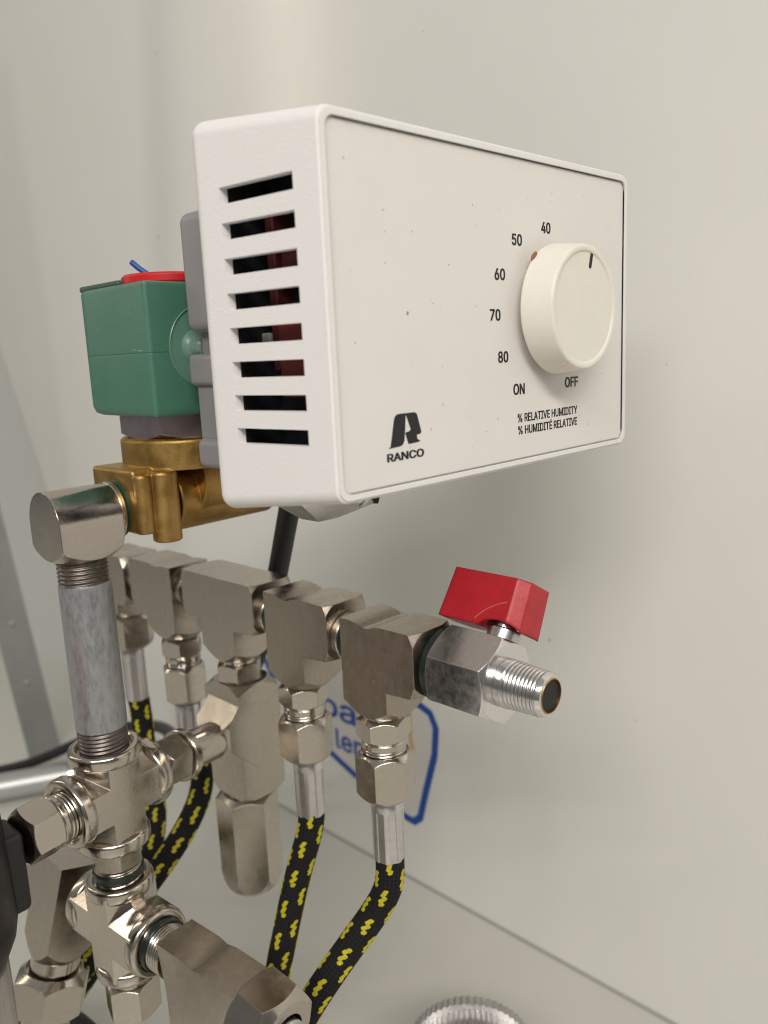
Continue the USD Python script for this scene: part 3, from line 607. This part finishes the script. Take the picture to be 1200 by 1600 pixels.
# ------------------------------------------------------------------ lower left: second chain of blocks
def spun(m, deg=5): return T(m, rotm([0, 0, 1], deg), (0, 0, 0)) if deg == 0 else T(T(m, None, (-NX, -NY, 0)), rotm([0, 0, 1], deg), (NX, NY, 0))
ZC = -129.0
tb = thing('tee_block', 'nickel tee block at the bottom edge with a hex nut on its near end', 'tee block', (NX, 50, -160), 'lower tee blocks')
pb = [(41, -165), (62.5, -165), (63.5, ZC-6), (66, ZC+6.9), (54, ZC+6.9), (51, ZC+6.2), (47, ZC+6.9), (34.5, ZC+6.7), (34.5, ZC-6.5), (41, ZC-7)]
m = slab_yz(pb, NX-5.6, NX+6.2) ^ (along(lathe([(8.4, 30), (9.6, 37), (12, 42), (12, 70)], 64), (NX, 0, ZC), (0, 1, 0)) + box(-40, 40, 40.5, 80, -170, -100))
part(tb, 'body', spun(m), nickel, 20)
nn = thing('compression_nut', 'large hex compression nut cut off by the bottom edge', 'hex nut', (NX+5, 30, -140))
nut8 = hexbar(19.5, -1.5, 11.5, True, True, spin=30, bore=5.4, k=0.86, ch=0.8)
part(nn, 'nut', spun(T(nut8, frame((0, -1, -0.12), 0), (NX+0.4, 35, ZC-1.0))), nickel_cast, 25)
part(nn, 'tube_end', spun(T(lathe([(4.6, -4), (4.6, 12.5), (4.2, 13)], 40) - cyl(3.6, 6, 20, 32), frame((0, -1, -0.12)), (NX+0.4, 35, ZC-1.0))), zinc)
nipple_fit('hex_nipple', 'threaded neck between the lower cross and bottom tee block', (NX+1.5, 73.5, ZC), (0.087, -0.996, 0), [('thr', 6.6, -2, 8), ('seal', 7.2, 1.0, 3.0)])
# tilted tee behind the lower cross
Rt = rotm([0, 1, 0], 17)
t6 = thing('tee_block', 'tilted nickel tee block at far left behind the lower cross', 'tee block', (-18, 118, -150), 'lower tee blocks')
p6 = [(112.5, -23.5), (129, -23.5), (130, -8), (152, -8), (152, 8), (112.5, 8)]
m6 = slab_yz(p6, -7.6, 7.6) ^ (along(lathe([(8, 112.0), (9.8, 114), (12, 117), (12, 160)], 64), (0, 0, 0), (0, 1, 0)) + (box(-20, 20, 112.5, 129, -40, 10) ^ lathe([(6.8, -23.5), (9, -20.5), (11.6, -17), (11.6, 20)], 64).translate((0, 120.7, 0))))
c6 = (-13.5, 0, -129.5)
part(t6, 'body', T(m6, Rt, c6), nickel, 20)
n6 = thing('compression_nut', 'big hex compression nut under the tilted tee at far left', 'hex nut', (-22, 118, -170))
part(n6, 'nut', T((hexbar(20.5, -41, -27, spin=25, k=0.85, ch=0.9) - lathe([(8.3, -28.2), (8.6, -26)], 56)).translate((0, 120.7, 0)), Rt, c6), nickel_cast, 25)
part(n6, 'thread', T(cyl(7.4, -29, -22.5, 48, 0.3).translate((0, 120.7, 0)), Rt, c6), nickel_cast)
part(n6, 'tail', T((cyl(7.4, -47, -40, 48, 1.0) + cyl(5.8, -60, -46, 48)).translate((0, 120.7, 0)), Rt, c6), nickel_cast)

# black housing at the left edge
rg = thing('plastic_housing', 'black plastic housing with clear lower tube at the left frame edge', 'housing', (-53, 88, -150))
DX, DY = -58.6, 87.0
rb_ = Manifold.batch_hull([lathe([(17.0, -100), (16.6, -74), (15, -72)], 56), lathe([(16.6, -109), (17.6, -104), (17.4, -96)], 56), lathe([(9.5, -119), (13.5, -116), (16.6, -109)], 56)]).translate((DX, DY, 0))
part(rg, 'body', rb_, black_plastic)
part(rg, 'clip', rbox(-48, -38.4, 80.5, 92, -105.5, -84.0, 1.6), black_plastic)
part(rg, 'cap', lathe([(16, -74), (15.4, -68), (12, -66)], 56).translate((DX, DY, 0)), redcap)
part(rg, 'bowl', (lathe([(13.2, -175), (14, -170), (14, -113)], 56) - lathe([(11.5, -172), (12.2, -168), (12.2, -108)], 56)).translate((DX, DY, 0)), clear_mat)
part(rg, 'inner_tube', cyl(3.2, -170, -126, 32).translate((DX+2, DY, 0)), inner_grey)

# ------------------------------------------------------------------ things on the shelf behind
cd = thing('metal_conduit', 'light grey metal conduit end lying behind the upper cross', 'conduit', (90, 440, ZF))
(mv, _) = tube([(-40, 473, ZF+9), (40, 430, ZF+9), (80, 409, ZF+9), (108, 394, ZF+9)], 9.0, 32, 3)
part(cd, 'tube', mv, simple('bright_conduit', (0.50, 0.51, 0.50), 0.42, 0.7), True)
part(cd, 'coupling', along(lathe([(9.6, 0), (10.2, 0.6), (10.2, 16), (9.4, 17)], 48), (102, 397.5, ZF+9), (0.87, -0.49, 0)), zinc)
(mv, _) = tube([(-60, 190, ZF+30), (-35, 182, ZF+44), (-12, 170, ZF+40), (2, 150, ZF+20), (0, 125, ZF+8), (-30, 100, ZF+8)], 6.5, 20, 3)
bh = thing('black_hose', 'thick black hose below the tilted tee at lower left', 'hose', (-20, 170, ZF))
part(bh, 'hose_wall', mv, black_rubber, True)
# knurled metal knob cut off by the bottom edge
kd = np.array([-0.62, -0.52, -0.02]); kd /= np.linalg.norm(kd); kc = np.array([85.0, 41.0, -215.0])
kn = thing('knurled_knob', 'grey knurled metal knob rising into the bottom of the view', 'knob', (96, 51, ZF))
def gear(r, n, dep, z0, z1):
    pts = [((r-dep*(0.5-0.5*math.cos(2*math.pi*k/6)))*math.cos(2*math.pi*k/(6*n)), (r-dep*(0.5-0.5*math.cos(2*math.pi*k/6)))*math.sin(2*math.pi*k/(6*n))) for k in range(6*n)]
    return Manifold.extrude(CrossSection([pts]), z1-z0).translate((0, 0, z0))
part(kn, 'flange', T(gear(22.5, 60, 0.7, -3.5, 0), frame(kd), kc), diecast)
part(kn, 'knurled_band', T(gear(20.2, 64, 0.9, 0, 8.5), frame(kd), kc), zinc)
part(kn, 'lip', T(lathe([(17, 8), (19.4, 8.4), (19.8, 9.4), (19, 10.4), (17.5, 10.8)], 72), frame(kd), kc), diecast)
part(kn, 'stem', cyl(9, ZF, kc[2]-6, 40).translate((kc[0], kc[1], 0)), diecast)
